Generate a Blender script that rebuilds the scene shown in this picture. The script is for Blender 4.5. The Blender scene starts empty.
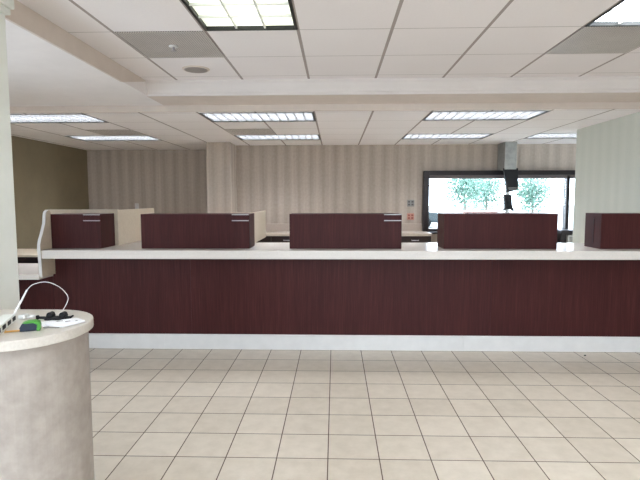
import bpy, bmesh, math, random
from mathutils import Vector, Matrix
random.seed(7)
C = bpy.context.scene.collection
PI = math.pi

# ------------------------------------------------------------------ materials
def srgb(r, g, b):
    f = lambda c: (c/255/12.92) if c/255 <= .04045 else ((c/255+.055)/1.055)**2.4
    return (f(r), f(g), f(b), 1)

def base(name, col=(200,200,200), rough=.5, metal=0, spec=.5, coat=0):
    m = bpy.data.materials.new(name); m.use_nodes = True
    b = m.node_tree.nodes['Principled BSDF']
    b.inputs['Base Color'].default_value = srgb(*col)
    b.inputs['Roughness'].default_value = rough
    b.inputs['Metallic'].default_value = metal
    b.inputs['Specular IOR Level'].default_value = spec
    if coat: b.inputs['Coat Weight'].default_value = coat
    return m

def N(m, t, **k):
    n = m.node_tree.nodes.new(t)
    for a, v in k.items(): setattr(n, a, v)
    return n
def LK(m, a, b): m.node_tree.links.new(a, b)

def coords(m, scale=(1,1,1), out='Object'):
    tc = N(m, 'ShaderNodeTexCoord'); mp = N(m, 'ShaderNodeMapping')
    mp.inputs['Scale'].default_value = scale
    LK(m, tc.outputs[out], mp.inputs['Vector']); return mp.outputs['Vector']

def noise(m, vec, scale, detail=3, rough=.5):
    n = N(m, 'ShaderNodeTexNoise'); n.inputs['Scale'].default_value = scale
    n.inputs['Detail'].default_value = detail; n.inputs['Roughness'].default_value = rough
    LK(m, vec, n.inputs['Vector']); return n.outputs['Fac']

def ramp(m, fac, stops):
    r = N(m, 'ShaderNodeValToRGB'); e = r.color_ramp.elements
    while len(e) < len(stops): e.new(.5)
    for i, (p, c) in enumerate(stops): e[i].position = p; e[i].color = srgb(*c)
    LK(m, fac, r.inputs['Fac']); return r.outputs['Color']

def math_(m, op, a, b=None):
    n = N(m, 'ShaderNodeMath', operation=op)
    for i, v in enumerate((a, b)):
        if v is None: continue
        if isinstance(v, (int, float)): n.inputs[i].default_value = v
        else: LK(m, v, n.inputs[i])
    return n.outputs[0]

def mixc(m, fac, a, b):
    n = N(m, 'ShaderNodeMix', data_type='RGBA')
    if isinstance(fac, (int, float)): n.inputs[0].default_value = fac
    else: LK(m, fac, n.inputs[0])
    for i, v in ((6, a), (7, b)):
        if isinstance(v, tuple): n.inputs[i].default_value = v
        else: LK(m, v, n.inputs[i])
    return n.outputs[2]

def setc(m, sock, inp='Base Color'): LK(m, sock, m.node_tree.nodes['Principled BSDF'].inputs[inp])

def bump(m, h, strength=.1, dist=.01):
    b = N(m, 'ShaderNodeBump'); b.inputs['Strength'].default_value = strength; b.inputs['Distance'].default_value = dist
    LK(m, h, b.inputs['Height']); LK(m, b.outputs['Normal'], m.node_tree.nodes['Principled BSDF'].inputs['Normal'])

def speckle(name, a, b, scale=30, rough=.5, **k):
    m = base(name, a, rough, **k); v = coords(m)
    setc(m, ramp(m, noise(m, v, scale, 4, .6), [(.35, a), (.65, b)])); return m

def line_mask(m, comp, off, period, width):
    """1 inside a thin line repeated every period along one coordinate."""
    a = math_(m, 'SUBTRACT', comp, off - width/2)
    a = math_(m, 'DIVIDE', a, period)
    fr = math_(m, 'SUBTRACT', a, math_(m, 'FLOOR', a))
    return math_(m, 'LESS_THAN', fr, width/period)

def sep(m, vec):
    s = N(m, 'ShaderNodeSeparateXYZ'); LK(m, vec, s.inputs[0]); return s.outputs

M = {}
WORLD, EXPO = 6.0, 0.5
# floor tile, 12 inch squares with brown grout
def mk_floor():
    m = base('floor_tile', (205,196,180), .38, spec=.45); v = coords(m); s = sep(m, v)
    lx = line_mask(m, s[0], -.042, .305, .0065); ly = line_mask(m, s[1], 4.700, .305, .0065)
    g = math_(m, 'MAXIMUM', lx, ly)
    cx = math_(m, 'FLOOR', math_(m, 'DIVIDE', math_(m, 'SUBTRACT', s[0], -.042), .305))
    cy = math_(m, 'FLOOR', math_(m, 'DIVIDE', math_(m, 'SUBTRACT', s[1], 4.700), .305))
    cb = N(m, 'ShaderNodeCombineXYZ'); LK(m, cx, cb.inputs[0]); LK(m, cy, cb.inputs[1])
    wn = N(m, 'ShaderNodeTexWhiteNoise'); LK(m, cb.outputs[0], wn.inputs['Vector'])
    n = noise(m, v, 9, 5, .65)
    fac = math_(m, 'ADD', math_(m, 'MULTIPLY', n, .8), math_(m, 'MULTIPLY', wn.outputs['Value'], .22))
    col = ramp(m, fac, [(.3, (204,192,175)), (.75, (224,213,197))])
    setc(m, mixc(m, g, col, srgb(92,76,64)))
    rn = math_(m, 'ADD', .30, math_(m, 'MULTIPLY', g, .5)); setc(m, rn, 'Roughness')
    bump(m, math_(m, 'SUBTRACT', 1, g), .35, .002)
    return m
M['floor'] = mk_floor()

def mk_ceiling(name, ox, oy, c1, c2):
    m = base(name, c1, .9, spec=.1); v = coords(m); s = sep(m, v)
    lx = line_mask(m, s[0], ox, .61, .022); ly = line_mask(m, s[1], oy, .61, .008)
    n = noise(m, v, 60, 3, .7); n2 = noise(m, v, 1.3, 2)
    col = ramp(m, math_(m, 'ADD', math_(m, 'MULTIPLY', n, .5), math_(m, 'MULTIPLY', n2, .5)), [(.3, c1), (.7, c2)])
    col = mixc(m, ly, col, srgb(186,180,176)); col = mixc(m, lx, col, srgb(170,160,155))
    setc(m, col); bump(m, n, .15, .003); return m
M['ceil_lobby'] = mk_ceiling('ceiling_tile_lobby', .368, 3.36, (238,232,231), (243,238,237))
M['ceil_teller'] = mk_ceiling('ceiling_tile_teller', .39, 5.33, (241,237,236), (247,243,242))

def mk_wallpaper(name, stops):
    m = base(name, (170,162,150), .75, spec=.2); v = coords(m); s = sep(m, v)
    h = math_(m, 'ADD', s[0], s[1])
    w1 = N(m, 'ShaderNodeMath', operation='SINE'); LK(m, math_(m, 'MULTIPLY', h, 2*PI/.205), w1.inputs[0])
    cb = N(m, 'ShaderNodeCombineXYZ'); LK(m, math_(m, 'MULTIPLY', h, 19), cb.inputs[0]); LK(m, math_(m, 'MULTIPLY', s[2], .5), cb.inputs[1])
    n1 = noise(m, cb.outputs[0], 1, 2, .5)
    cb2 = N(m, 'ShaderNodeCombineXYZ'); LK(m, math_(m, 'MULTIPLY', h, 30), cb2.inputs[0]); LK(m, math_(m, 'MULTIPLY', s[2], 22), cb2.inputs[1])
    n2 = noise(m, cb2.outputs[0], 1, 4, .7)
    f = math_(m, 'ADD', math_(m, 'MULTIPLY', w1.outputs[0], .13), math_(m, 'MULTIPLY', n1, .48))
    f = math_(m, 'ADD', f, math_(m, 'MULTIPLY', n2, .52))
    setc(m, ramp(m, f, stops)); return m
M['paper'] = mk_wallpaper('striped_wallpaper', [(.2, (166,153,142)), (.5, (184,172,160)), (.8, (201,190,179))])
M['paper_glare'] = mk_wallpaper('striped_wallpaper_glare', [(.0, (196,200,189)), (1.0, (212,213,203))])  # same striped wallpaper for wall_right, its washed-out glare put into the colour

def mk_wood():
    m = base('dark_mahogany_laminate', (62,32,32), .33, spec=.16); v = coords(m); s = sep(m, v)
    h = math_(m, 'ADD', s[0], s[1])
    def nz(a, b, d=4):
        cb = N(m, 'ShaderNodeCombineXYZ'); LK(m, math_(m, 'MULTIPLY', h, a), cb.inputs[0]); LK(m, math_(m, 'MULTIPLY', s[2], b), cb.inputs[1])
        return noise(m, cb.outputs[0], 1, d, .6)
    n1 = nz(110, 3.2); n2 = nz(26, .9, 3); n3 = nz(2.2, .4, 2)
    f = math_(m, 'ADD', math_(m, 'MULTIPLY', n1, .5), math_(m, 'ADD', math_(m, 'MULTIPLY', n2, .32), math_(m, 'MULTIPLY', n3, .18)))
    setc(m, ramp(m, f, [(.33, (51,22,23)), (.5, (64,29,29)), (.68, (80,41,38))]))
    setc(m, math_(m, 'ADD', .38, math_(m, 'MULTIPLY', n1, .16)), 'Roughness')
    return m
M['wood'] = mk_wood()
M['espresso'] = speckle('espresso_laminate', (30,14,14), (40,20,19), 12, .4)
M['top'] = speckle('cream_solid_surface', (215,208,201), (221,214,207), 90, .22)
M['white'] = speckle('white_paint', (214,212,210), (220,218,216), 8, .45)
M['column'] = speckle('cream_paint', (224,226,220), (229,231,225), 6, .5)
M['soffit'] = speckle('white_ceiling_paint', (236,231,229), (240,235,233), 5, .8)
M['cornice'] = speckle('cornice_paint', (220,213,209), (224,217,213), 5, .7)
M['tan'] = speckle('taupe_surface', (212,200,190), (218,206,196), 5, .7)  # darker taupe than the white soffit
M['olive'] = speckle('olive_brown_wall_paint', (128,116,92), (136,123,98), 3, .6)
M['screen'] = speckle('beige_laminate', (200,186,166), (207,194,174), 40, .45)
M['drum'] = speckle('travertine_laminate', (150,140,131), (166,156,147), 16, .45)
M['drumtop'] = speckle('pale_stone_laminate', (198,190,180), (206,199,189), 120, .28)
M['lobbywall'] = speckle('lobby_wall_paint', (206,200,188), (212,206,195), 4, .7)
M['black'] = base('black_plastic', (18,18,20), .55, spec=.3)
M['bronze'] = speckle('dark_bronze_metal', (34,28,30), (44,37,38), 20, .35, metal=.3)
M['track'] = base('taupe_window_track', (120,108,108), .4)
M['taupetop'] = speckle('taupe_laminate', (186,172,160), (192,178,166), 40, .4)
M['chrome'] = base('brushed_chrome', (178,174,176), .4, metal=.7)
M['steel'] = speckle('galvanised_duct', (150,152,150), (172,173,170), 14, .4, metal=.35)
M['framedark'] = base('dark_fixture_frame', (26,27,24), .5)
M['louver'] = base('white_louver_blade', (236,238,232), .35)
M['louversilver'] = base('satin_silver_louver', (128,128,128), .5)
M['speaker'] = speckle('grey_speaker_mesh', (138,130,126), (165,156,150), 400, .6)
M['outletmetal'] = base('grey_cover_plate', (140,138,134), .35, metal=.3)
M['outletred'] = base('salmon_cover_plate', (196,142,126), .5)
M['socket'] = base('socket_face', (86,80,76), .5)
M['socketred'] = base('red_socket_face', (150,86,74), .5)
M['green'] = base('lime_plastic', (70,148,48), .4)
M['navy'] = base('navy_rubber', (26,38,56), .55)
M['yellow'] = base('orange_tape_blade', (226,168,66), .4)
M['paperwhite'] = base('white_paper', (238,238,240), .7)
M['ink'] = base('dark_print', (50,50,58), .7)
M['cable'] = base('white_cable', (228,224,222), .4)
M['clear'] = base('milky_plastic', (222,224,222), .25)
M['debris'] = base('dark_scrap', (35,30,28), .8)

def mk_grille():
    m = base('grey_eggcrate_grille', (176,176,173), .45, metal=.1); v = coords(m); s = sep(m, v)
    a = line_mask(m, s[0], 0, .016, .009); b = line_mask(m, s[1], 0, .016, .009)
    g = math_(m, 'MULTIPLY', a, b)
    n = noise(m, v, 7, 3)
    c = mixc(m, g, ramp(m, n, [(.3, (196,189,183)), (.7, (206,199,193))]), srgb(128,124,120))
    setc(m, c); bump(m, g, .4, .003); return m
M['grille'] = mk_grille()

def mk_emit(name, col, strength, axis=None):
    m = base(name, (240,240,235), .4); b = m.node_tree.nodes['Principled BSDF']
    b.inputs['Emission Color'].default_value = srgb(*col)
    b.inputs['Emission Strength'].default_value = strength
    if axis is not None:      # lens brighter under the lamp in the middle
        v = coords(m); s = sep(m, v)
        d = math_(m, 'DIVIDE', s[axis], .13); g = math_(m, 'DIVIDE', 1, math_(m, 'ADD', 1, math_(m, 'MULTIPLY', d, d)))
        setc(m, math_(m, 'ADD', strength*.62, math_(m, 'MULTIPLY', g, strength*.7)), 'Emission Strength')
    return m
LAMP_L, LAMP_T, LAMP_R = .85, 16.5, 10.0
M['lens_lobby'] = mk_emit('lamp_lens_lobby', (244,250,228), LAMP_L, 0)
M['lens_bright'] = mk_emit('lamp_lens_bright', (236,245,255), LAMP_R, 0)
M['lens_teller'] = mk_emit('lamp_lens_teller', (240,246,255), LAMP_T, 1)

def mk_glass():
    m = bpy.data.materials.new('window_glass'); m.use_nodes = True; nt = m.node_tree; nt.nodes.clear()
    o = nt.nodes.new('ShaderNodeOutputMaterial'); t = nt.nodes.new('ShaderNodeBsdfTransparent'); g = nt.nodes.new('ShaderNodeBsdfGlossy')
    g.inputs['Roughness'].default_value = .02; t.inputs['Color'].default_value = (.93,.97,.96,1)
    f = nt.nodes.new('ShaderNodeFresnel'); f.inputs['IOR'].default_value = 1.35
    x = nt.nodes.new('ShaderNodeMixShader')
    nt.links.new(f.outputs[0], x.inputs[0]); nt.links.new(t.outputs[0], x.inputs[1]); nt.links.new(g.outputs[0], x.inputs[2]); nt.links.new(x.outputs[0], o.inputs[0])
    return m
M['glass'] = mk_glass()
M['leaf'] = speckle('pale_green_leaves', (92,128,114), (116,150,134), 2, .6)
M['bark'] = speckle('grey_bark', (130,124,116), (150,142,132), 8, .9)
M['asphalt'] = speckle('pale_concrete_paving', (150,150,146), (170,170,166), 3, .9)
def mk_brick():
    m = base('terracotta_brick', (190,140,118), .9); v = coords(m)
    t = N(m, 'ShaderNodeTexBrick'); t.inputs['Scale'].default_value = 4
    t.inputs['Color1'].default_value = srgb(128,78,62); t.inputs['Color2'].default_value = srgb(112,66,54); t.inputs['Mortar'].default_value = srgb(130,120,112)
    LK(m, v, t.inputs['Vector']); setc(m, t.outputs['Color']); return m
M['brick'] = mk_brick()
M['carpaint'] = base('dark_car_paint', (40,52,56), .3)

# ------------------------------------------------------------------ geometry helpers
WL = {}       # world location of each created object
class MB:
    def __init__(s): s.bm = bmesh.new()
    def box(s, x0, x1, y0, y1, z0, z1, bev=0, seg=2, ry=0):
        b = bmesh.new(); bmesh.ops.create_cube(b, size=1)
        bmesh.ops.scale(b, vec=(x1-x0, y1-y0, z1-z0), verts=b.verts)
        if bev: bmesh.ops.bevel(b, geom=b.edges[:], offset=bev, segments=seg, affect='EDGES', profile=.5)
        bmesh.ops.translate(b, vec=((x0+x1)/2, (y0+y1)/2, (z0+z1)/2), verts=b.verts)
        s.merge(b); return s
    def merge(s, b, mat=None):
        me = bpy.data.meshes.new('t'); b.to_mesh(me); b.free()
        if mat is not None: me.transform(mat)
        s.bm.from_mesh(me); bpy.data.meshes.remove(me)
    def prism(s, pts, axis, a, b, bev=0):
        """extrude a polygon; axis 'z': pts (x,y); 'x': pts (y,z); 'y': pts (x,z)."""
        q = bmesh.new()
        P = {'z': lambda p, t: (p[0], p[1], t), 'x': lambda p, t: (t, p[0], p[1]), 'y': lambda p, t: (p[0], t, p[1])}[axis]
        lo = [q.verts.new(P(p, a)) for p in pts]; hi = [q.verts.new(P(p, b)) for p in pts]
        n = len(pts); q.faces.new(lo); q.faces.new(hi)
        for i in range(n): q.faces.new((lo[i], lo[(i+1) % n], hi[(i+1) % n], hi[i]))
        bmesh.ops.recalc_face_normals(q, faces=q.faces)
        if bev: 
            cap = [e for e in q.edges if all((v in lo) for v in e.verts) or all((v in hi) for v in e.verts)]
            bmesh.ops.bevel(q, geom=cap, offset=bev, segments=3, affect='EDGES', profile=.5)
        s.merge(q); return s
    def cyl(s, x, y, z0, z1, r, r2=None, seg=24, axis='z'):
        q = bmesh.new(); bmesh.ops.create_cone(q, cap_ends=True, segments=seg, radius1=r, radius2=r if r2 is None else r2, depth=abs(z1-z0))
        if axis == 'z': mt = Matrix.Translation((x, y, (z0+z1)/2))
        elif axis == 'y': mt = Matrix.Translation((x, (z0+z1)/2, y)) @ Matrix.Rotation(-PI/2, 4, 'X')   # x, z, y0, y1
        else: mt = Matrix.Translation(((z0+z1)/2, x, y)) @ Matrix.Rotation(PI/2, 4, 'Y')
        s.merge(q, mt); return s
    def tube(s, pts, r, seg=8):
        pts = [Vector(p) for p in pts]; q = bmesh.new(); rings = []
        rr = r if isinstance(r, (list, tuple)) else [r]*len(pts)
        for i, p in enumerate(pts):
            d = (pts[min(i+1, len(pts)-1)]-pts[max(i-1, 0)]).normalized()
            a = d.cross(Vector((0,0,1)));  a = Vector((1,0,0)) if a.length < 1e-3 else a.normalized(); b = d.cross(a)
            rings.append([q.verts.new(p+(a*math.cos(2*PI*k/seg)+b*math.sin(2*PI*k/seg))*rr[i]) for k in range(seg)])
        for i in range(len(rings)-1):
            for k in range(seg): q.faces.new((rings[i][k], rings[i][(k+1) % seg], rings[i+1][(k+1) % seg], rings[i+1][k]))
        q.faces.new(rings[0]); q.faces.new(rings[-1]); bmesh.ops.recalc_face_normals(q, faces=q.faces)
        s.merge(q); return s
    def spin(s, rotz, about):
        mt = Matrix.Translation(about) @ Matrix.Rotation(rotz, 4, 'Z') @ Matrix.Translation([-c for c in about])
        bmesh.ops.transform(s.bm, matrix=mt, verts=s.bm.verts); return s
    def build(s, name, mat, parent=None, at=None, smooth=False):
        me = bpy.data.meshes.new(name); s.bm.to_mesh(me); s.bm.free()
        w = Vector(at) if at is not None else (WL[parent.name] if parent else Vector((0,0,0)))
        me.transform(Matrix.Translation(-w)); me.materials.append(M[mat])
        if smooth:
            for p in me.polygons: p.use_smooth = True
        o = bpy.data.objects.new(name, me); C.objects.link(o)
        if parent: o.parent = parent; o.location = w - WL[parent.name]
        else: o.location = w
        WL[o.name] = w; return o

def thing(name, label, cat, loc, group=None):
    o = bpy.data.objects.new(name, None); C.objects.link(o); o.empty_display_size = .1
    o.location = loc; WL[o.name] = Vector(loc); o['label'] = label; o['category'] = cat
    if group: o['group'] = group
    return o
def tag(o, label, cat, group=None):
    o['label'] = label; o['category'] = cat
    if group: o['group'] = group
    return o
def struct(name, mb, mat, at=None, parent=None, smooth=False):
    o = mb.build(name, mat, parent, at, smooth)
    if not parent: o['kind'] = 'structure'
    return o
def dup(root, loc, label, group=None):
    r = root.copy(); C.objects.link(r); r.location = loc; r['label'] = label; WL[r.name] = Vector(loc)
    if group: r['group'] = group
    for ch in list(root.children):
        c = ch.copy(); C.objects.link(c); c.parent = r
        for g in list(ch.children):
            d = g.copy(); C.objects.link(d); d.parent = c
    return r

# ------------------------------------------------------------------ dimensions
ZL, ZS, ZT = 2.634, 2.505, 2.439       # lobby ceiling, soffit underside, teller-area ceiling
XW, XE = -4.585, 6.0                    # outer walls
YS, YB, YN = -4.2, 8.55, 9.25          # lobby window wall, back wall, niche back wall
HF, HB = 4.756, 5.27                   # header front and back

# ------------------------------------------------------------------ shell
struct('floor', MB().box(XW-.15, XE+.15, YS-.15, YN+.15, -.12, 0), 'floor')

def sheet(x0, x1, y0, y1, z, th, holes):
    """a ceiling slab with rectangular holes cut out, built of boxes between the holes"""
    xs = sorted({x0, x1, *[h[0] for h in holes], *[h[1] for h in holes]}); ys = sorted({y0, y1, *[h[2] for h in holes], *[h[3] for h in holes]})
    xs = [x for x in xs if x0 <= x <= x1]; ys = [y for y in ys if y0 <= y <= y1]
    b = MB()
    for i in range(len(xs)-1):
        for j in range(len(ys)-1):
            cx, cy = (xs[i]+xs[i+1])/2, (ys[j]+ys[j+1])/2
            if any(h[0] < cx < h[1] and h[2] < cy < h[3] for h in holes): continue
            b.box(xs[i], xs[i+1], ys[j], ys[j+1], z, z+th)
    return b
gx = lambda k: .368+.61*k
gy = lambda k: 3.36+.61*k
LIGHTS_L = [(gx(-2), gx(-1), gy(-2), gy(0)), (gx(2), gx(3), gy(-2), gy(0)), (gx(6), gx(7), gy(-2), gy(0))]+[(gx(k), gx(k+1), gy(j), gy(j+2)) for j in (-6, -10) for k in (-2, 2, 6)]  # the rows over and behind the camera are unseen, added to brighten the lobby
tx = lambda k: .39+.61*k
ty = lambda k: 5.33+.61*k
LIGHTS_T = [(tx(-3), tx(-1), ty(0), ty(1)), (tx(-3), tx(-1), ty(3), ty(4)), (tx(1), tx(3), ty(0), ty(1)), (tx(1), tx(3), ty(3), ty(4)),
            (tx(-7), tx(-5), ty(0), ty(1)), (tx(-7), tx(-5), ty(3), ty(4)), (tx(4), tx(6), ty(3), ty(4))]
VENTS_L = [(gx(-3), gx(-2), gy(0), gy(1)), (gx(2), gx(3), gy(0), gy(1))]
VENTS_T = [(tx(-3), tx(-2), ty(2), ty(3)), (tx(-6), tx(-5), ty(2), ty(3))]
struct('ceiling', sheet(-1.76, XE, YS, HF+.02, ZL, .12, LIGHTS_L+VENTS_L), 'ceil_lobby')
o = struct('ceiling', sheet(XW, XE, HB, YN, ZT, .12, LIGHTS_T+VENTS_T), 'ceil_teller')
# dropped soffit over the left part of the lobby and the beam over the counter
struct('trim_1', MB().box(XW, -1.775, YS, HB-.02, ZS, ZL+.12), 'soffit')
struct('trim_2', MB().prism([(YS, ZS), (4.20, ZS), (4.755, ZL), (YS, ZL)], 'x', -1.775, -1.757), 'tan')     # taupe fascia of the dropped soffit
struct('trim_3', MB().box(-1.775, XE, HF+.02, HB-.02, ZS, ZL+.12), 'tan')                              # beam
struct('trim_4', MB().prism([(4.21, ZS), (4.774, ZS), (4.774, ZL-.001), (4.757, ZL-.001)], 'x', -1.775, -1.758), 'soffit')
# stepped cornice on the lobby side of the beam
struct('trim_5', MB().prism([(HF+.02, ZL), (HF-.05, ZL), (HF-.05, ZL-.018), (HF-.04, ZL-.026), (HF-.034, ZL-.045), (HF-.026, ZL-.07), (HF-.015, ZL-.09), (HF-.012, ZL-.108), (HF, ZL-.112), (HF, ZS-.004), (HF+.02, ZS-.004)], 'x', -1.757, XE), 'cornice')
struct('trim_6', MB().box(XW, XE, HB-.02, HB, ZT, ZL+.12), 'tan')                                      # drop from beam to teller ceiling

# walls
SY0, SY1 = -3.6, 3.4      # side storefront along the left of the lobby
we = MB().box(XW-.15, XW, YS-.15, SY0, 0, ZL+.12); we.box(XW-.15, XW, SY1, YN+.15, 0, ZL+.12); we.box(XW-.15, XW, SY0, SY1, 0, .25); we.box(XW-.15, XW, SY0, SY1, 2.35, ZL+.12)
struct('wall_left', we, 'olive')
f = MB()
for k in range(5): f.box(XW-.12, XW-.03, SY0+1.74*k, SY0+.04+1.74*k, .25, 2.35)
f.box(XW-.12, XW-.03, SY0, SY1, .25, .30); f.box(XW-.12, XW-.03, SY0, SY1, 2.30, 2.35)
w5 = struct('window_5', f, 'bronze'); MB().box(XW-.08, XW-.074, SY0+.04, SY1-.04, .30, 2.30).build('pane', 'glass', w5)
struct('wall_right', MB().box(3.175, XE, 5.275, 6.80, 0, ZT), 'paper_glare')
we = MB().box(XE, XE+.15, YS-.15, 6.95, 0, ZL+.12); we.box(XE, XE+.15, 8.4, YN+.15, 0, ZL+.12); we.box(XE, XE+.15, 6.95, 8.4, 0, .3); we.box(XE, XE+.15, 6.95, 8.4, 2.3, ZL+.12)
struct('wall_east', we, 'lobbywall')
f = MB().box(XE+.03, XE+.12, 6.95, 6.99, .3, 2.3); f.box(XE+.03, XE+.12, 8.36, 8.4, .3, 2.3); f.box(XE+.03, XE+.12, 6.99, 8.36, .3, .34); f.box(XE+.03, XE+.12, 6.99, 8.36, 2.26, 2.3)
w6 = struct('window_6', f, 'bronze'); MB().box(XE+.074, XE+.08, 6.99, 8.36, .34, 2.26).build('pane', 'glass', w6)  # unseen window added to bring more daylight into the teller area
WX0, WX1, WZ0, WZ1 = 1.49, 4.20, .99, 1.985
bw = MB()
bw.box(-1.67, WX0, YB, YB+.2, 0, ZT+.12); bw.box(WX0, WX1, YB, YB+.2, 0, WZ0); bw.box(WX0, WX1, YB, YB+.2, WZ1, ZT+.12); bw.box(WX1, XE, YB, YB+.2, 0, ZT+.12)
struct('wall_back', bw, 'paper')
struct('wall_niche', MB().box(XW, -1.67, YN, YN+.15, 0, ZT+.12), 'paper')
struct('wall_pillar', MB().box(-2.06, -1.67, 8.05, YN, 0, ZT, .006), 'paper')
# lobby window wall behind the camera: three big storefront openings
ops = [(-4.2, -1.6), (-1.2, 1.4), (1.8, 4.4)]
sw = MB(); xs = [XW-.15]+[v for a in ops for v in a]+[XE+.15]
for i in range(0, len(xs), 2): sw.box(xs[i], xs[i+1], YS-.15, YS, 0, ZL+.12)
for a, b in ops: sw.box(a, b, YS-.15, YS, 0, .25); sw.box(a, b, YS-.15, YS, 2.35, ZL+.12)
struct('wall_front', sw, 'lobbywall')
for i, (a, b) in enumerate(ops):
    f = MB()
    for x in (a, (a+b)/2-.02, b-.04): f.box(x, x+.04, YS-.12, YS-.03, .25, 2.35)
    f.box(a, b, YS-.12, YS-.03, .25, .30); f.box(a, b, YS-.12, YS-.03, 2.30, 2.35)
    w = struct('window_%d' % (i+2), f, 'bronze')
    MB().box(a+.04, b-.04, YS-.08, YS-.074, .30, 2.30).build('pane', 'glass', w)

# column under the dropped soffit
cb = MB().box(-1.945, -1.584, 2.12, 2.45, 0, 2.44, .006)
cb.box(-1.962, -1.567, 2.103, 2.467, 2.425, 2.455, .006); cb.box(-1.975, -1.554, 2.09, 2.48, 2.455, ZS, .008); cb.box(-1.96, -1.569, 2.105, 2.465, 0, .14, .004)
struct('wall_column', cb, 'column')

# ------------------------------------------------------------------ drive-up window
y0 = YB-.10
f = MB()
f.box(WX0-.02, WX0+.075, y0, YB+.16, .985, 2.0, .004); f.box(WX1-.06, WX1+.02, y0, YB+.16, .985, 2.0, .004)
f.box(WX0+.075, WX1-.06, y0, YB+.16, 1.925, 2.0, .004)
f.box(WX0+.075, WX1-.06, YB-.02, YB+.16, .985, 1.03)
f.box(3.865, 3.915, YB+.0, YB+.12, 1.03, 1.925, .003)
win = struct('window_1', f, 'bronze')
MB().box(WX0+.075, WX1-.06, YB, YB+.12, 1.872, 1.925).build('window_track', 'track', win)
MB().box(WX0+.075, 3.865, YB+.05, YB+.056, 1.03, 1.872).build('pane', 'glass', win)
MB().box(3.915, WX1-.06, YB+.05, YB+.056, 1.03, 1.872).build('pane', 'glass', win)
MB().box(WX0-.03, WX1+.03, y0-.10, YB-.02, .955, .985, .004).build('window_sill', 'bronze', win)

# ------------------------------------------------------------------ ceiling fixtures
def light(x0, x1, y0, y1, z, lens, label, group, cols, rows, deep=False):
    """recessed troffer; deep = parabolic louver that hides the lamps from a low angle"""
    t = thing('ceiling_light', label, 'light', ((x0+x1)/2, (y0+y1)/2, z-.003), group); e = .002; w = .018; H = .075 if deep else .04
    f = MB()
    X0, X1, Y0, Y1 = x0+e, x1-e, y0+e, y1-e
    for a in ((X0, X1, Y0, Y0+w), (X0, X1, Y1-w, Y1), (X0, X0+w, Y0+w, Y1-w), (X1-w, X1, Y0+w, Y1-w)): f.box(*a, z-.003, z+H)
    f.box(X0, X1, Y0, Y1, z+H, z+H+.015)
    f.build('frame', 'framedark', t)
    a, b, c, d = X0+w, X1-w, Y0+w, Y1-w; zl = z+(.062 if deep else .022); k = .004 if deep else .006
    MB().box(a, b, c, d, zl, zl+.004).build('diffuser', lens, t)
    l = MB()
    for i in range(0 if deep else 1, cols+(1 if deep else 0)): x = a+k+(b-a-2*k)*i/cols; l.box(x-k, x+k, c, d, z+.004, zl-.001)
    for j in range(0 if deep else 1, rows+(1 if deep else 0)): y = c+k+(d-c-2*k)*j/rows; l.box(a, b, y-k*.9, y+k*.9, z+.005, zl-.0015)
    l.build('louver', 'louversilver' if deep else 'louver', t)
    return t
LL = ['ceiling light with a greenish glow above the lobby, beside the grey vent with a sprinkler', 'dazzling white ceiling light beside the glossy grey vent in the lobby ceiling',
      'lobby ceiling light near the far right wall',
      'added unseen lobby ceiling light overhead of the viewer in the bay by the dropped soffit', 'added unseen lobby ceiling light overhead of the viewer in the middle bay', 'added unseen lobby ceiling light overhead of the viewer in the bay by the side windows',
      'added unseen lobby ceiling light by the storefront in the bay by the dropped soffit', 'added unseen lobby ceiling light by the storefront in the middle bay', 'added unseen lobby ceiling light in the corner between storefront and side windows']
for i, a in enumerate(LIGHTS_L):
    light(*a, ZL, 'lens_lobby' if i in (0, 2, 5, 8) else 'lens_bright', LL[i], 'lobby ceiling lights', 3, 6)
LT = ['wide louvered ceiling light just past the beam, in front of the wallpapered pillar', 'narrow-looking ceiling light close to the back wall beside the wallpapered pillar',
      'wide louvered ceiling light just past the beam, on the side of the drive-up window', 'ceiling light close to the back wall, between the pillar and the hanging tube duct',
      'ceiling light just past the beam nearest the olive brown wall', 'ceiling light over the striped niche beside the olive brown wall', 'ceiling light above the drive-up window, partly hidden by the pale right wall']
for i, a in enumerate(LIGHTS_T): light(*a, ZT, 'lens_teller', LT[i], 'teller area ceiling lights', 12, 6, True)

def vent(x0, x1, y0, y1, z, label, group):
    t = thing('ceiling_vent', label, 'vent', ((x0+x1)/2, (y0+y1)/2, z-.004), group); e = .003; w = .012
    f = MB()
    for a in ((x0+e, x1-e, y0+e, y0+w), (x0+e, x1-e, y1-w, y1-e), (x0+e, x0+w, y0+w, y1-w), (x1-w, x1-e, y0+w, y1-w)): f.box(*a, z-.004, z+.02)
    f.build('frame', 'grille', t)
    MB().box(x0+w, x1-w, y0+w, y1-w, z-.001, z+.006).build('grille', 'grille', t)
    return t
vent(*VENTS_L[0], ZL, 'square grey return vent in the lobby ceiling with a sprinkler in its middle', 'square grey ceiling vents')
vent(*VENTS_L[1], ZL, 'shiny grey vent next to the dazzling white light in the lobby ceiling', 'square grey ceiling vents')
vent(*VENTS_T[0], ZT, 'grey vent between the two ceiling lights beside the wallpapered pillar', 'square grey ceiling vents')
vent(*VENTS_T[1], ZT, 'grey vent in the ceiling in front of the striped niche', 'square grey ceiling vents')
cx, cy = (VENTS_L[0][0]+VENTS_L[0][1])/2, (VENTS_L[0][2]+VENTS_L[0][3])/2
t = thing('sprinkler_head', 'small white sprinkler head in the middle of the grey lobby vent', 'sprinkler', (cx, cy, ZL-.004))
MB().cyl(cx, cy, ZL-.012, ZL-.004, .030, .034).build('flange', 'white', t, smooth=False)
MB().cyl(cx, cy, ZL-.035, ZL-.012, .008).cyl(cx, cy, ZL-.040, ZL-.036, .018).build('deflector', 'chrome', t)
t = thing('ceiling_speaker', 'round grey speaker flush in a white lobby ceiling tile', 'speaker', (-1.176, 4.318, ZL))
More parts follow.
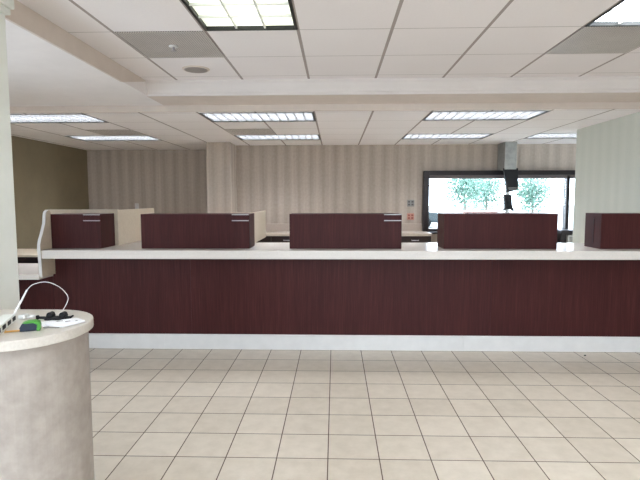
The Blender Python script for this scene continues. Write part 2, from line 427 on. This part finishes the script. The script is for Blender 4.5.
MB().cyl(-1.176, 4.318, ZL-.009, ZL, .105, .115, 48).build('rim', 'tan', t)
MB().cyl(-1.176, 4.318, ZL-.012, ZL-.008, .092, .098, 48).build('grille', 'speaker', t)

# ------------------------------------------------------------------ long teller counter
YF = 5.04
t = thing('teller_counter', 'long dark mahogany teller counter base with white baseboard running across the lobby', 'counter', (.6, YF, 0))
for a, b in ((-2.90, -1.475), (-1.475, 1.57), (1.57, 5.95)): MB().box(a+.0006, b-.0006, YF, YF+.02, .150, .956).build('front_panel', 'wood', t)
b_ = MB().box(-2.90, 3.10, YF+.02, 5.68, 0, .956); b_.box(3.10, 5.95, YF+.02, 5.27, 0, .956); b_.box(-2.90, -1.65, 5.68, 6.41, 0, .956); b_.build('carcass', 'screen', t)
for a, b in ((-2.90, -1.755), (-1.755, 1.30), (1.30, 5.95)):
    k = MB().prism([(5.022, 0), (YF+.02, 0), (YF+.02, .150), (YF-.004, .154), (5.026, .146), (5.022, .14)], 'x', a+.001, b-.001); k.build('baseboard', 'white', t)
ct = MB().prism([(-2.871, 4.805), (5.96, 4.805), (5.96, 5.272), (3.172, 5.272), (3.172, 5.72), (-1.6, 5.72), (-1.6, 6.45), (-2.895, 6.45), (-2.895, 5.0), (-2.871, 5.0)], 'z', .957, 1.041, .006)
tag(ct.build('countertop', 'top', at=(0, 5.2, .957)), 'long thick white countertop lying on the dark teller counter', 'countertop')

# dark privacy boxes on the countertop
ZC, ZB = 1.0415, 1.388
def privacy_box(x0, x1, label, rails, seam=False):
    t = thing('privacy_box', label, 'counter box', ((x0+x1)/2, 5.15, ZC), 'dark wood boxes on the teller counter'); y0, y1 = 5.0, 5.32; k = .02
    MB().box(x0, x1, y0, y0+k, ZC, ZB, .0025).build('front_panel', 'wood', t)
    for s, a in ((0, x0), (1, x1-k)): MB().box(a, a+k, y0+k, y1, ZC, ZB-k, .001).build('side_panel', 'wood', t)
    MB().box(x0, x1, y0+k, y1, ZB-k, ZB, .001).build('top_panel', 'wood', t)
    MB().box(x0+k, x1-k, y0+k, y1-.01, ZC+.15, ZC+.165).build('shelf', 'screen', t)
    if rails:
        a, b = x1-.175, x1-.003
        r = MB().box(a, b, y0-.007, y0, ZB-.010, ZB-.002, .001); r.build('sign_rail', 'chrome', t)
        r = MB().box(a, b, y0-.007, y0, ZB-.070, ZB-.061, .001); r.build('sign_rail', 'chrome', t)
        MB().box(a, a+.003, y0-.0015, y0, ZB-.061, ZB-.010).build('sign_plate', 'wood', t)
    if seam: MB().box(x0-.003, x0, y0+.14, y0+.15, ZC+.05, ZB-.05).build('seam_strip', 'espresso', t)
    return t
privacy_box(-2.894, -2.366, 'short dark wood box beside the wavy cream end panel', True)
privacy_box(-1.956, -.858, 'dark wood box in front of the striped niche, silver rails at its top corner', True)
privacy_box(-.456, .660, 'dark wood box with silver rails in front of the plain back wall and credenza', True)
privacy_box(1.077, 2.186, 'dark wood box without rails below the hanging tube duct', False)
privacy_box(2.607, 3.125, 'dark wood box on the counter in front of the pale wallpapered wall', False, True)

# beige privacy screens behind the boxes
t = thing('privacy_screen', 'beige laminate screen behind the short box next to the wavy end panel', 'screen', (-2.5, 5.5, ZC), 'beige privacy screens')
MB().prism([(-3.13, .802), (-2.91, .802), (-2.91, ZC), (-2.335, ZC), (-2.335, 1.428), (-3.13, 1.428)], 'y', 5.335, 5.36).build('front_board', 'screen', t)
MB().box(-2.36, -2.335, 5.36, 6.43, ZC, 1.423, .002).build('side_board', 'screen', t)
t = thing('privacy_screen', 'beige laminate screen behind the box in front of the striped niche', 'screen', (-.95, 5.5, ZC), 'beige privacy screens')
MB().box(-1.115, -.875, 5.335, 5.36, ZC, 1.398, .002).build('front_board', 'screen', t)
MB().box(-.895, -.87, 5.36, 6.28, 1.06, 1.392, .002).build('side_board', 'screen', t)

# wavy end panel
wav = [(4.955, 1.427), (4.935, 1.422), (4.915, 1.40), (4.905, 1.36), (4.895, 1.30), (4.87, 1.25), (4.845, 1.20), (4.815, 1.15), (4.795, 1.10), (4.79, 1.05), (4.795, .98), (4.80, .92), (4.805, .80), (4.81, .775)]
pts = [(5.039, .775), (5.039, .955), (4.997, .955), (4.997, 1.427)]+wav
ep = MB().prism(pts, 'x', -2.900, -2.874)
t = thing('end_panel', 'cream end panel with a white wavy edge closing the teller counter', 'panel', (-2.913, 4.9, .775))
ep.build('board', 'screen', t)
e_ = [(y-.004, z) for y, z in wav]; e_ = e_+[(y+.0, z) for y, z in reversed(wav)]
MB().prism(e_, 'x', -2.902, -2.872).build('edge_band', 'white', t)

# low counter beyond the end panel
t = thing('low_counter', 'low white-topped counter between the cream column and the wavy end panel', 'counter', (-3.8, 5.2, 0))
MB().box(XW+.001, -2.905, 4.80, 5.68, .75, .80, .005).build('countertop', 'top', t)
MB().box(XW+.001, -2.903, YF, YF+.02, .12, .745).build('front_panel', 'wood', t)
MB().box(XW+.001, -2.903, YF+.02, 5.66, 0, .745).build('carcass', 'espresso', t)
t = thing('side_cabinet', 'dark low cabinet with a beige top against the olive brown wall', 'cabinet', (-4.0, 6.2, 0))
MB().box(XW+.001, -3.1, 5.92, 6.60, 0, .845).build('body', 'espresso', t)
MB().box(XW+.001, -3.08, 5.89, 6.62, .846, .875, .004).build('countertop', 'screen', t)

# ------------------------------------------------------------------ credenza on the back wall
def cabinet(xc):
    lab = 'espresso drawer cabinet with a chrome pull under the long beige back worktop'
    t = thing('drawer_cabinet', lab, 'cabinet', (xc, 8.2, 0), 'drawer cabinets along the back wall'); a, b = xc-.255, xc+.255
    MB().box(a, b, 8.02, 8.54, 0, .945).build('body', 'espresso', t)
    d = MB().box(a+.003, b-.003, 8.0, 8.02, .80, .940, .002).build('drawer', 'espresso', t)
    MB().tube([(xc-.055, 7.999, .880), (xc-.05, 7.972, .878), (xc+.05, 7.972, .878), (xc+.055, 7.999, .880)], .0065).build('handle', 'chrome', d)
    d = MB().box(a+.003, b-.003, 8.0, 8.02, .10, .795, .002).build('door', 'espresso', t)
    MB().tube([(xc+.2, 7.999, .70), (xc+.2, 7.972, .69), (xc+.2, 7.972, .60), (xc+.2, 7.999, .59)], .0055).build('handle', 'chrome', d)
    return t
c0 = cabinet(-1.28)
for i, xc in enumerate((-.77, -.26, .25, .76, 1.27)):
    lb = ['espresso drawer cabinet seen in the gap beside the beige screen', 'espresso cabinet hidden behind the box with silver rails, first of three', 'espresso cabinet hidden behind the box with silver rails, second of three',
          'espresso cabinet hidden behind the box with silver rails, third of three', 'espresso drawer cabinet below the two wall plates, next to the drive-up window'][i]
    dup(c0, (xc, 8.2, 0), lb)
c0['label'] = 'espresso cabinet nearest the wallpapered pillar, mostly behind the beige screen'
w = MB().box(-1.60, 1.53, 7.96, 8.53, .9465, .993, .005)
bc = thing('back_worktop', 'long beige worktop with a low backsplash on the back wall cabinets', 'worktop', (0, 8.2, .9465))
w.build('slab', 'taupetop', bc); MB().box(-1.60, 1.475, 8.53, 8.549, .9465, 1.118, .003).build('backsplash', 'taupetop', bc)

# wall plates
def plate(x, z, red, label):
    t = thing('wall_plate', label, 'wall plate', (x, YB-.002, z), 'double plates on the back wall')
    MB().box(x-.06, x+.06, YB-.009, YB-.001, z-.057, z+.057, .003).build('cover_plate', 'outletred' if red else 'outletmetal', t)
    for s in (-1, 1):
        k = MB()
        for q in (-1, 1): k.box(x+s*.028-.017, x+s*.028+.017, YB-.013, YB-.009, z+q*.023-.015, z+q*.023+.015, .003)
        k.build('socket', 'socketred' if red else 'socket', t)
plate(1.275, 1.462, False, 'grey double wall plate above the reddish one, beside the drive-up window')
plate(1.275, 1.235, True, 'reddish double wall plate below the grey one, above the back worktop')
t = thing('wall_plate', 'small pale plate on the striped niche wall behind the beige screen', 'wall plate', (-3.68, YN-.002, 1.40))
MB().box(-3.715, -3.645, YN-.009, YN-.001, 1.34, 1.46, .003).build('cover_plate', 'white', t)
MB().box(-3.69, -3.67, YN-.016, YN-.009, 1.38, 1.42, .002).build('toggle', 'white', t)

# ------------------------------------------------------------------ pneumatic tube unit
t = thing('tube_station', 'black and steel pneumatic tube unit hanging in front of the drive-up window', 'tube station', (2.8, 8.25, 0))
MB().box(2.70, 2.885, 8.16, 8.53, 2.0, ZT-.001, .004).build('duct', 'steel', t)
hp = [(2.695, 2.02), (2.92, 2.02), (2.925, 1.70), (2.90, 1.665), (2.80, 1.645), (2.735, 1.635), (2.75, 1.665), (2.745, 1.72), (2.735, 1.80), (2.715, 1.90)]
hd = MB().prism(hp, 'y', 8.175, 8.24, .004).build('head', 'black', t)
MB().box(2.77, 2.915, 8.170, 8.175, 1.70, 1.712).box(2.78, 2.90, 8.170, 8.175, 1.68, 1.690).build('trim_strip', 'outletmetal', hd)
MB().cyl(2.775, 8.205, 1.30, 1.66, .030, seg=20).build('carrier_tube', 'clear', t, smooth=False)
MB().prism([(2.708, 1.60), (2.825, 1.597), (2.845, 1.40), (2.875, 1.345), (2.86, 1.338), (2.83, 1.365), (2.74, 1.365), (2.72, 1.338), (2.705, 1.345), (2.73, 1.40)], 'y', 8.17, 8.235, .004).build('receiver', 'black', t)
MB().box(2.66, 2.90, 8.08, 8.33, 1.29, 1.315, .004).box(2.70, 2.86, 8.12, 8.30, 0, 1.29, .004).build('pedestal', 'outletmetal', t)

# deal drawer under the window
t = thing('deal_drawer', 'white deal drawer under a dark ledge at the end of the drive-up window', 'drawer unit', (3.8, 8.2, 0))
MB().box(3.58, 4.2, 8.05, 8.33, .975, 1.035, .005).build('ledge', 'bronze', t)
MB().box(3.60, 3.68, 8.1, 8.33, 0, .975).build('side_post', 'bronze', t)
MB().box(3.70, 4.15, 8.08, 8.33, .60, .955, .006).build('drawer_box', 'white', t)
MB().box(3.72, 4.13, 8.075, 8.08, .84, .93).build('drawer_front', 'outletmetal', t)
MB().box(3.69, 4.19, 8.12, 8.33, 0, .60).build('base', 'espresso', t)

# ------------------------------------------------------------------ writing stand in the foreground
def rrect(x0, x1, y0, y1, r, n=14):
    p = []
    for cx, cy, a0 in ((x1-r, y0+r, -PI/2), (x1-r, y1-r, 0), (x0+r, y1-r, PI/2), (x0+r, y0+r, PI)):
        for k in range(n+1): a = a0+PI/2*k/n; p.append((cx+r*math.cos(a), cy+r*math.sin(a)))
    return p
ZW = 1.07
t = thing('writing_stand', 'rounded cream stone-look writing stand in the foreground with small tools on it', 'stand', (-1.45, 1.82, 0))
MB().prism(rrect(-2.05, -.944, 1.585, 2.085, .235), 'z', ZW-.036, ZW, .004).build('stand_top', 'drumtop', t)
MB().prism(rrect(-2.01, -.959, 1.62, 2.045, .20), 'z', .0, ZW-.036).build('stand_body', 'drum', t)
ZO = ZW+.0005

# tape measure
TX, TY = -1.093, 1.742
t = thing('tape_measure', 'green and navy tape measure with its orange blade pulled out, on the stand', 'tape measure', (TX, TY, ZO))
mv = lambda b: b.spin(.42, (TX, TY, 0))
P = lambda pr: [(TX+x, ZO+z) for x, z in pr]
mv(MB().prism(P([(-.032, .0005), (.028, .0005), (.030, .016), (.026, .029), (.014, .034), (-.010, .033), (-.026, .027), (-.034, .014)]), 'y', TY-.017, TY+.017, .003)).build('case', 'navy', t)
mv(MB().prism(P([(-.024, .0295), (-.008, .0345), (.014, .0355), (.029, .030), (.033, .016), (.031, 0), (.020, 0), (.022, .022), (.010, .029), (-.010, .028)]), 'y', TY-.019, TY+.019, .002)).build('bumper', 'green', t)
mv(MB().box(TX-.078, TX-.034, TY-.010, TY+.010, ZO+.002, ZO+.0032).box(TX-.0795, TX-.078, TY-.012, TY+.012, ZO, ZO+.006)).build('blade', 'yellow', t)

# black double clip holder
t = thing('clip_holder', 'black plastic bracket with two clips lying on the stand by the papers', 'bracket', (-1.087, 1.90, ZO))
b_ = MB(); Y = 1.900; DX = -.012
b_.tube([(-1.150+DX, Y, ZO+.014), (-1.144+DX, Y, ZO+.008), (-1.12+DX, Y, ZO+.007), (-1.06+DX, Y, ZO+.007), (-1.02+DX, Y, ZO+.010), (-1.008+DX, Y, ZO+.017)], [.004, .005, .006, .007, .005, .003])
b_.box(-1.117+DX, -1.040+DX, Y-.018, Y+.016, ZO, ZO+.013, .004)
b_.build('bar', 'black', t)
for x in (-1.110, -1.060):
    MB().box(x-.013, x+.013, Y-.014, Y+.014, ZO+.011, ZO+.022, .004).cyl(x, ZO+.020, Y-.012, Y+.012, .011, seg=16, axis='y').build('clip', 'black', t)
MB().box(-1.156+DX, -1.146+DX, Y-.006, Y+.006, ZO, ZO+.017, .003).build('knob', 'black', t)

# papers
t = thing('paper_sheet', 'blank white paper lying between the tape measure and the black bracket', 'paper', (-1.10, 1.85, ZO))
MB().prism([(-1.135, 1.845), (-1.075, 1.79), (-1.02, 1.84), (-1.09, 1.90)], 'z', ZO, ZO+.0012).build('sheet', 'paperwhite', t)
t = thing('instruction_leaflet', 'folded white leaflet with dark printed marks near the stand edge', 'leaflet', (-1.01, 1.84, ZO))
lf = MB().prism([(-1.075, 1.80), (-.995, 1.775), (-.955, 1.86), (-1.01, 1.905), (-1.05, 1.87)], 'z', ZO+.0014, ZO+.008, .001).build('folded_sheet', 'paperwhite', t)
mk = MB()
for (x, y, w_, a) in ((-1.045, 1.845, .022, .5), (-1.012, 1.842, .018, .8), (-.985, 1.855, .008, .4)):
    q = MB().box(x-w_/2, x+w_/2, y-.003, y+.003, ZO+.008, ZO+.0086).spin(a, (x, y, 0)); me = bpy.data.meshes.new('t'); q.bm.to_mesh(me); mk.bm.from_mesh(me)
mk.build('printed_mark', 'ink', lf)
t = thing('small_key', 'small flat metal key beside the leaflet on the stand', 'key', (-1.03, 1.775, ZO))
MB().cyl(-1.058, 1.778, ZO+.0, ZO+.003, .010, seg=16).build('bow', 'outletmetal', t)
MB().box(-1.050, -1.008, 1.772, 1.778, ZO, ZO+.0028, .0006).box(-1.02, -1.016, 1.770, 1.772, ZO, ZO+.0028).build('blade', 'outletmetal', t)

# white power strip and looping cable
t = thing('power_strip', 'white power strip with black sockets at the edge of the stand by the column', 'power strip', (-1.225, 1.80, ZO))
MB().box(-1.281, -1.236, 1.62, 1.88, ZO, ZO+.028, .003).spin(.34, (-1.235, 1.88, 0)).build('housing', 'column', t)
for y in (1.66, 1.725, 1.79, 1.855): MB().box(-1.236, -1.2345, y-.022, y+.016, ZO+.007, ZO+.022).spin(.34, (-1.235, 1.88, 0)).build('socket', 'black', t)
t = thing('plug', 'milky plastic wrapped plug lying at the end of the white power strip', 'plug', (-1.2, 1.94, ZO))
MB().box(-1.240, -1.212, 1.895, 1.93, ZO, ZO+.018, .006).box(-1.215, -1.190, 1.91, 1.935, ZO, ZO+.012, .005).build('plug_body', 'clear', t)
def bez(pts, n=10):
    out = []
    P_ = [Vector(p) for p in pts]; P_ = [P_[0]]+P_+[P_[-1]]
    for i in range(1, len(P_)-2):
        for k in range(n):
            u = k/n; a, b, c, d = P_[i-1:i+3]
            out.append(.5*((2*b)+(c-a)*u+(2*a-5*b+4*c-d)*u*u+(3*b-a-3*c+d)*u**3))
    out.append(P_[-2]); return out
t = thing('looped_cable', 'thin white cable looping up from the stand beside the column', 'cable', (-1.25, 1.92, ZO))
MB().tube([(-1.262, 1.905, ZO+.014), (-1.240, 1.92, 1.135), (-1.219, 1.93, 1.182)], [.0038, .0038, .0032]).build('stiff_sleeve', 'cable', t)
MB().tube(bez([(-1.219, 1.93, 1.182), (-1.199, 1.94, 1.202), (-1.156, 1.95, 1.211), (-1.124, 1.97, 1.195), (-1.103, 1.99, 1.167), (-1.093, 2.0, 1.132), (-1.100, 1.965, ZO+.020), (-1.100, 1.925, ZO+.014)]), .0014, 6).build('thin_wire', 'cable', t)

# scrap on the floor by the baseboard
q = MB(); b_ = bmesh.new(); bmesh.ops.create_icosphere(b_, subdivisions=2, radius=.011)
for v in b_.verts: v.co *= random.uniform(.75, 1.2); v.co.z = max(v.co.z*.6, -.005)
q.merge(b_, Matrix.Translation((2.447, 4.888, .0055)))
tag(q.build('floor_scrap', 'debris', at=(2.447, 4.888, 0)), 'tiny dark scrap on the floor tiles close to the baseboard', 'scrap')

# ------------------------------------------------------------------ outside
o = MB().box(-60, 60, YB+.22, 120, -.3, -.15).box(-60, 60, -60, YS-.17, -.3, -.15).build('ground', 'asphalt'); o['kind'] = 'structure'
def tree(x, y, zc, r, label):
    t = thing('small_tree', label, 'tree', (x, y, -.15), 'pale trees outside the drive-up window')
    MB().tube([(x, y, -.15), (x+.04, y, zc*.5), (x, y+.03, zc)], [.09, .07, .04]).build('trunk', 'bark', t)
    q = bmesh.new(); R = random.Random(int(x*100))
    for _ in range(2600):
        d = Vector((R.gauss(0, 1), R.gauss(0, 1), R.gauss(0, 1))).normalized()*r*(R.random()**.4)*(1+.25*math.sin(5*R.random()))*.85
        c = Vector((x, y, zc))+Vector((d.x, d.y, d.z*1.15)); s = R.uniform(.04, .09)
        a = Vector((R.gauss(0,1), R.gauss(0,1), R.gauss(0,1))).normalized(); b = a.orthogonal().normalized()
        q.faces.new([q.verts.new(c+a*s*u+b*s*.6*v) for u, v in ((-1,0),(0,-1),(1,0),(0,1))])
    m = MB(); m.merge(q); m.build('foliage', 'leaf', t)
tree(6.35, 25, 2.1, 1.1, 'pale green tree outside the window nearest its dark frame corner')
tree(8.15, 27.5, 2.1, 1.1, 'bushy pale green tree outside the window beside the hanging tube duct')
tree(9.65, 25, 1.9, 1.0, 'pale green tree outside the window past the hanging tube duct')
t = thing('brick_planter', 'low pale brick planter wall outside under the trees', 'planter', (7.2, 23, -.15))
MB().box(5.9, 7.7, 22.8, 23.4, -.15, .93).build('brick_body', 'brick', t)
MB().box(5.85, 7.75, 22.75, 23.45, .93, .98, .02).build('cap', 'white', t)
# parked car at the far side of the lane
t = thing('parked_car', 'dark parked car outside, seen past the edge of the window frame', 'car', (4.3, 30, -.15))
X = 3.95
MB().prism([(X-2.1, .15), (X+2.1, .15), (X+2.15, .55), (X+1.9, .72), (X+1.1, .80), (X-2.0, .78), (X-2.15, .5)], 'y', 29.2, 30.9, .05).build('body', 'carpaint', t)
MB().prism([(X+1.1, .80), (X+.5, 1.18), (X-1.1, 1.2), (X-1.9, .80)], 'y', 29.35, 30.75, .04).build('cabin', 'carpaint', t)
for x in (X-1.3, X+1.3):
    for y in (29.2, 30.7): MB().cyl(x, .15, y, y+.2, .3, axis='y').build('wheel', 'black', t)

# ------------------------------------------------------------------ light
W = bpy.data.worlds.new('world'); bpy.context.scene.world = W; W.use_nodes = True
bg = W.node_tree.nodes['Background']; bg.inputs[0].default_value = (.87, .94, 1.12, 1); bg.inputs[1].default_value = WORLD
def area(name, loc, rot, sx, sy, power=None, col=(1,1,1), portal=False):
    L = bpy.data.lights.new(name, 'AREA'); L.shape = 'RECTANGLE'; L.size = sx; L.size_y = sy; L.color = col
    o = bpy.data.objects.new(name, L); C.objects.link(o); o.location = loc; o.rotation_euler = rot
    if portal: L.cycles.is_portal = True
    else: L.energy = power
    return o
area('daylight_portal', (XE+.16, 7.67, 1.3), (PI/2, 0, PI/2), 1.4, 2.0, portal=True)
area('daylight_portal', (XW-.16, -.1, 1.3), (PI/2, 0, -PI/2), 7.0, 2.1, portal=True)
for i, (a, b) in enumerate(ops): area('daylight_portal', ((a+b)/2, YS-.16, 1.3), (PI/2, 0, 0), b-a, 2.1, portal=True)
area('daylight_portal', ((WX0+WX1)/2, YB+.19, 1.46), (-PI/2, 0, 0), WX1-WX0, .95, portal=True)

# ------------------------------------------------------------------ camera
cam = bpy.data.cameras.new('camera'); co = bpy.data.objects.new('camera', cam); C.objects.link(co)
cam.sensor_width = 36; cam.lens = 502.56*36/640; cam.clip_start = .05; cam.clip_end = 300
yaw, pitch, roll = 3.01869e-2, 8.20598e-2, -1.72e-3
fwd = Vector((-math.sin(yaw)*math.cos(pitch), math.cos(yaw)*math.cos(pitch), -math.sin(pitch)))
r = Vector((math.cos(yaw), math.sin(yaw), 0)); u = r.cross(fwd)
r2 = r*math.cos(roll)+u*math.sin(roll); u2 = -r*math.sin(roll)+u*math.cos(roll)
mt = Matrix((r2, u2, -fwd)).transposed().to_4x4(); mt.translation = (0, 0, 1.54); co.matrix_world = mt
sc = bpy.context.scene; sc.camera = co
sc.view_settings.view_transform = 'Standard'; sc.view_settings.look = 'None'; sc.view_settings.gamma = 1
sc.view_settings.use_curve_mapping = False; sc.view_settings.exposure = EXPO
sc.cycles.max_bounces = 10; sc.cycles.diffuse_bounces = 6; sc.cycles.sample_clamp_indirect = 6
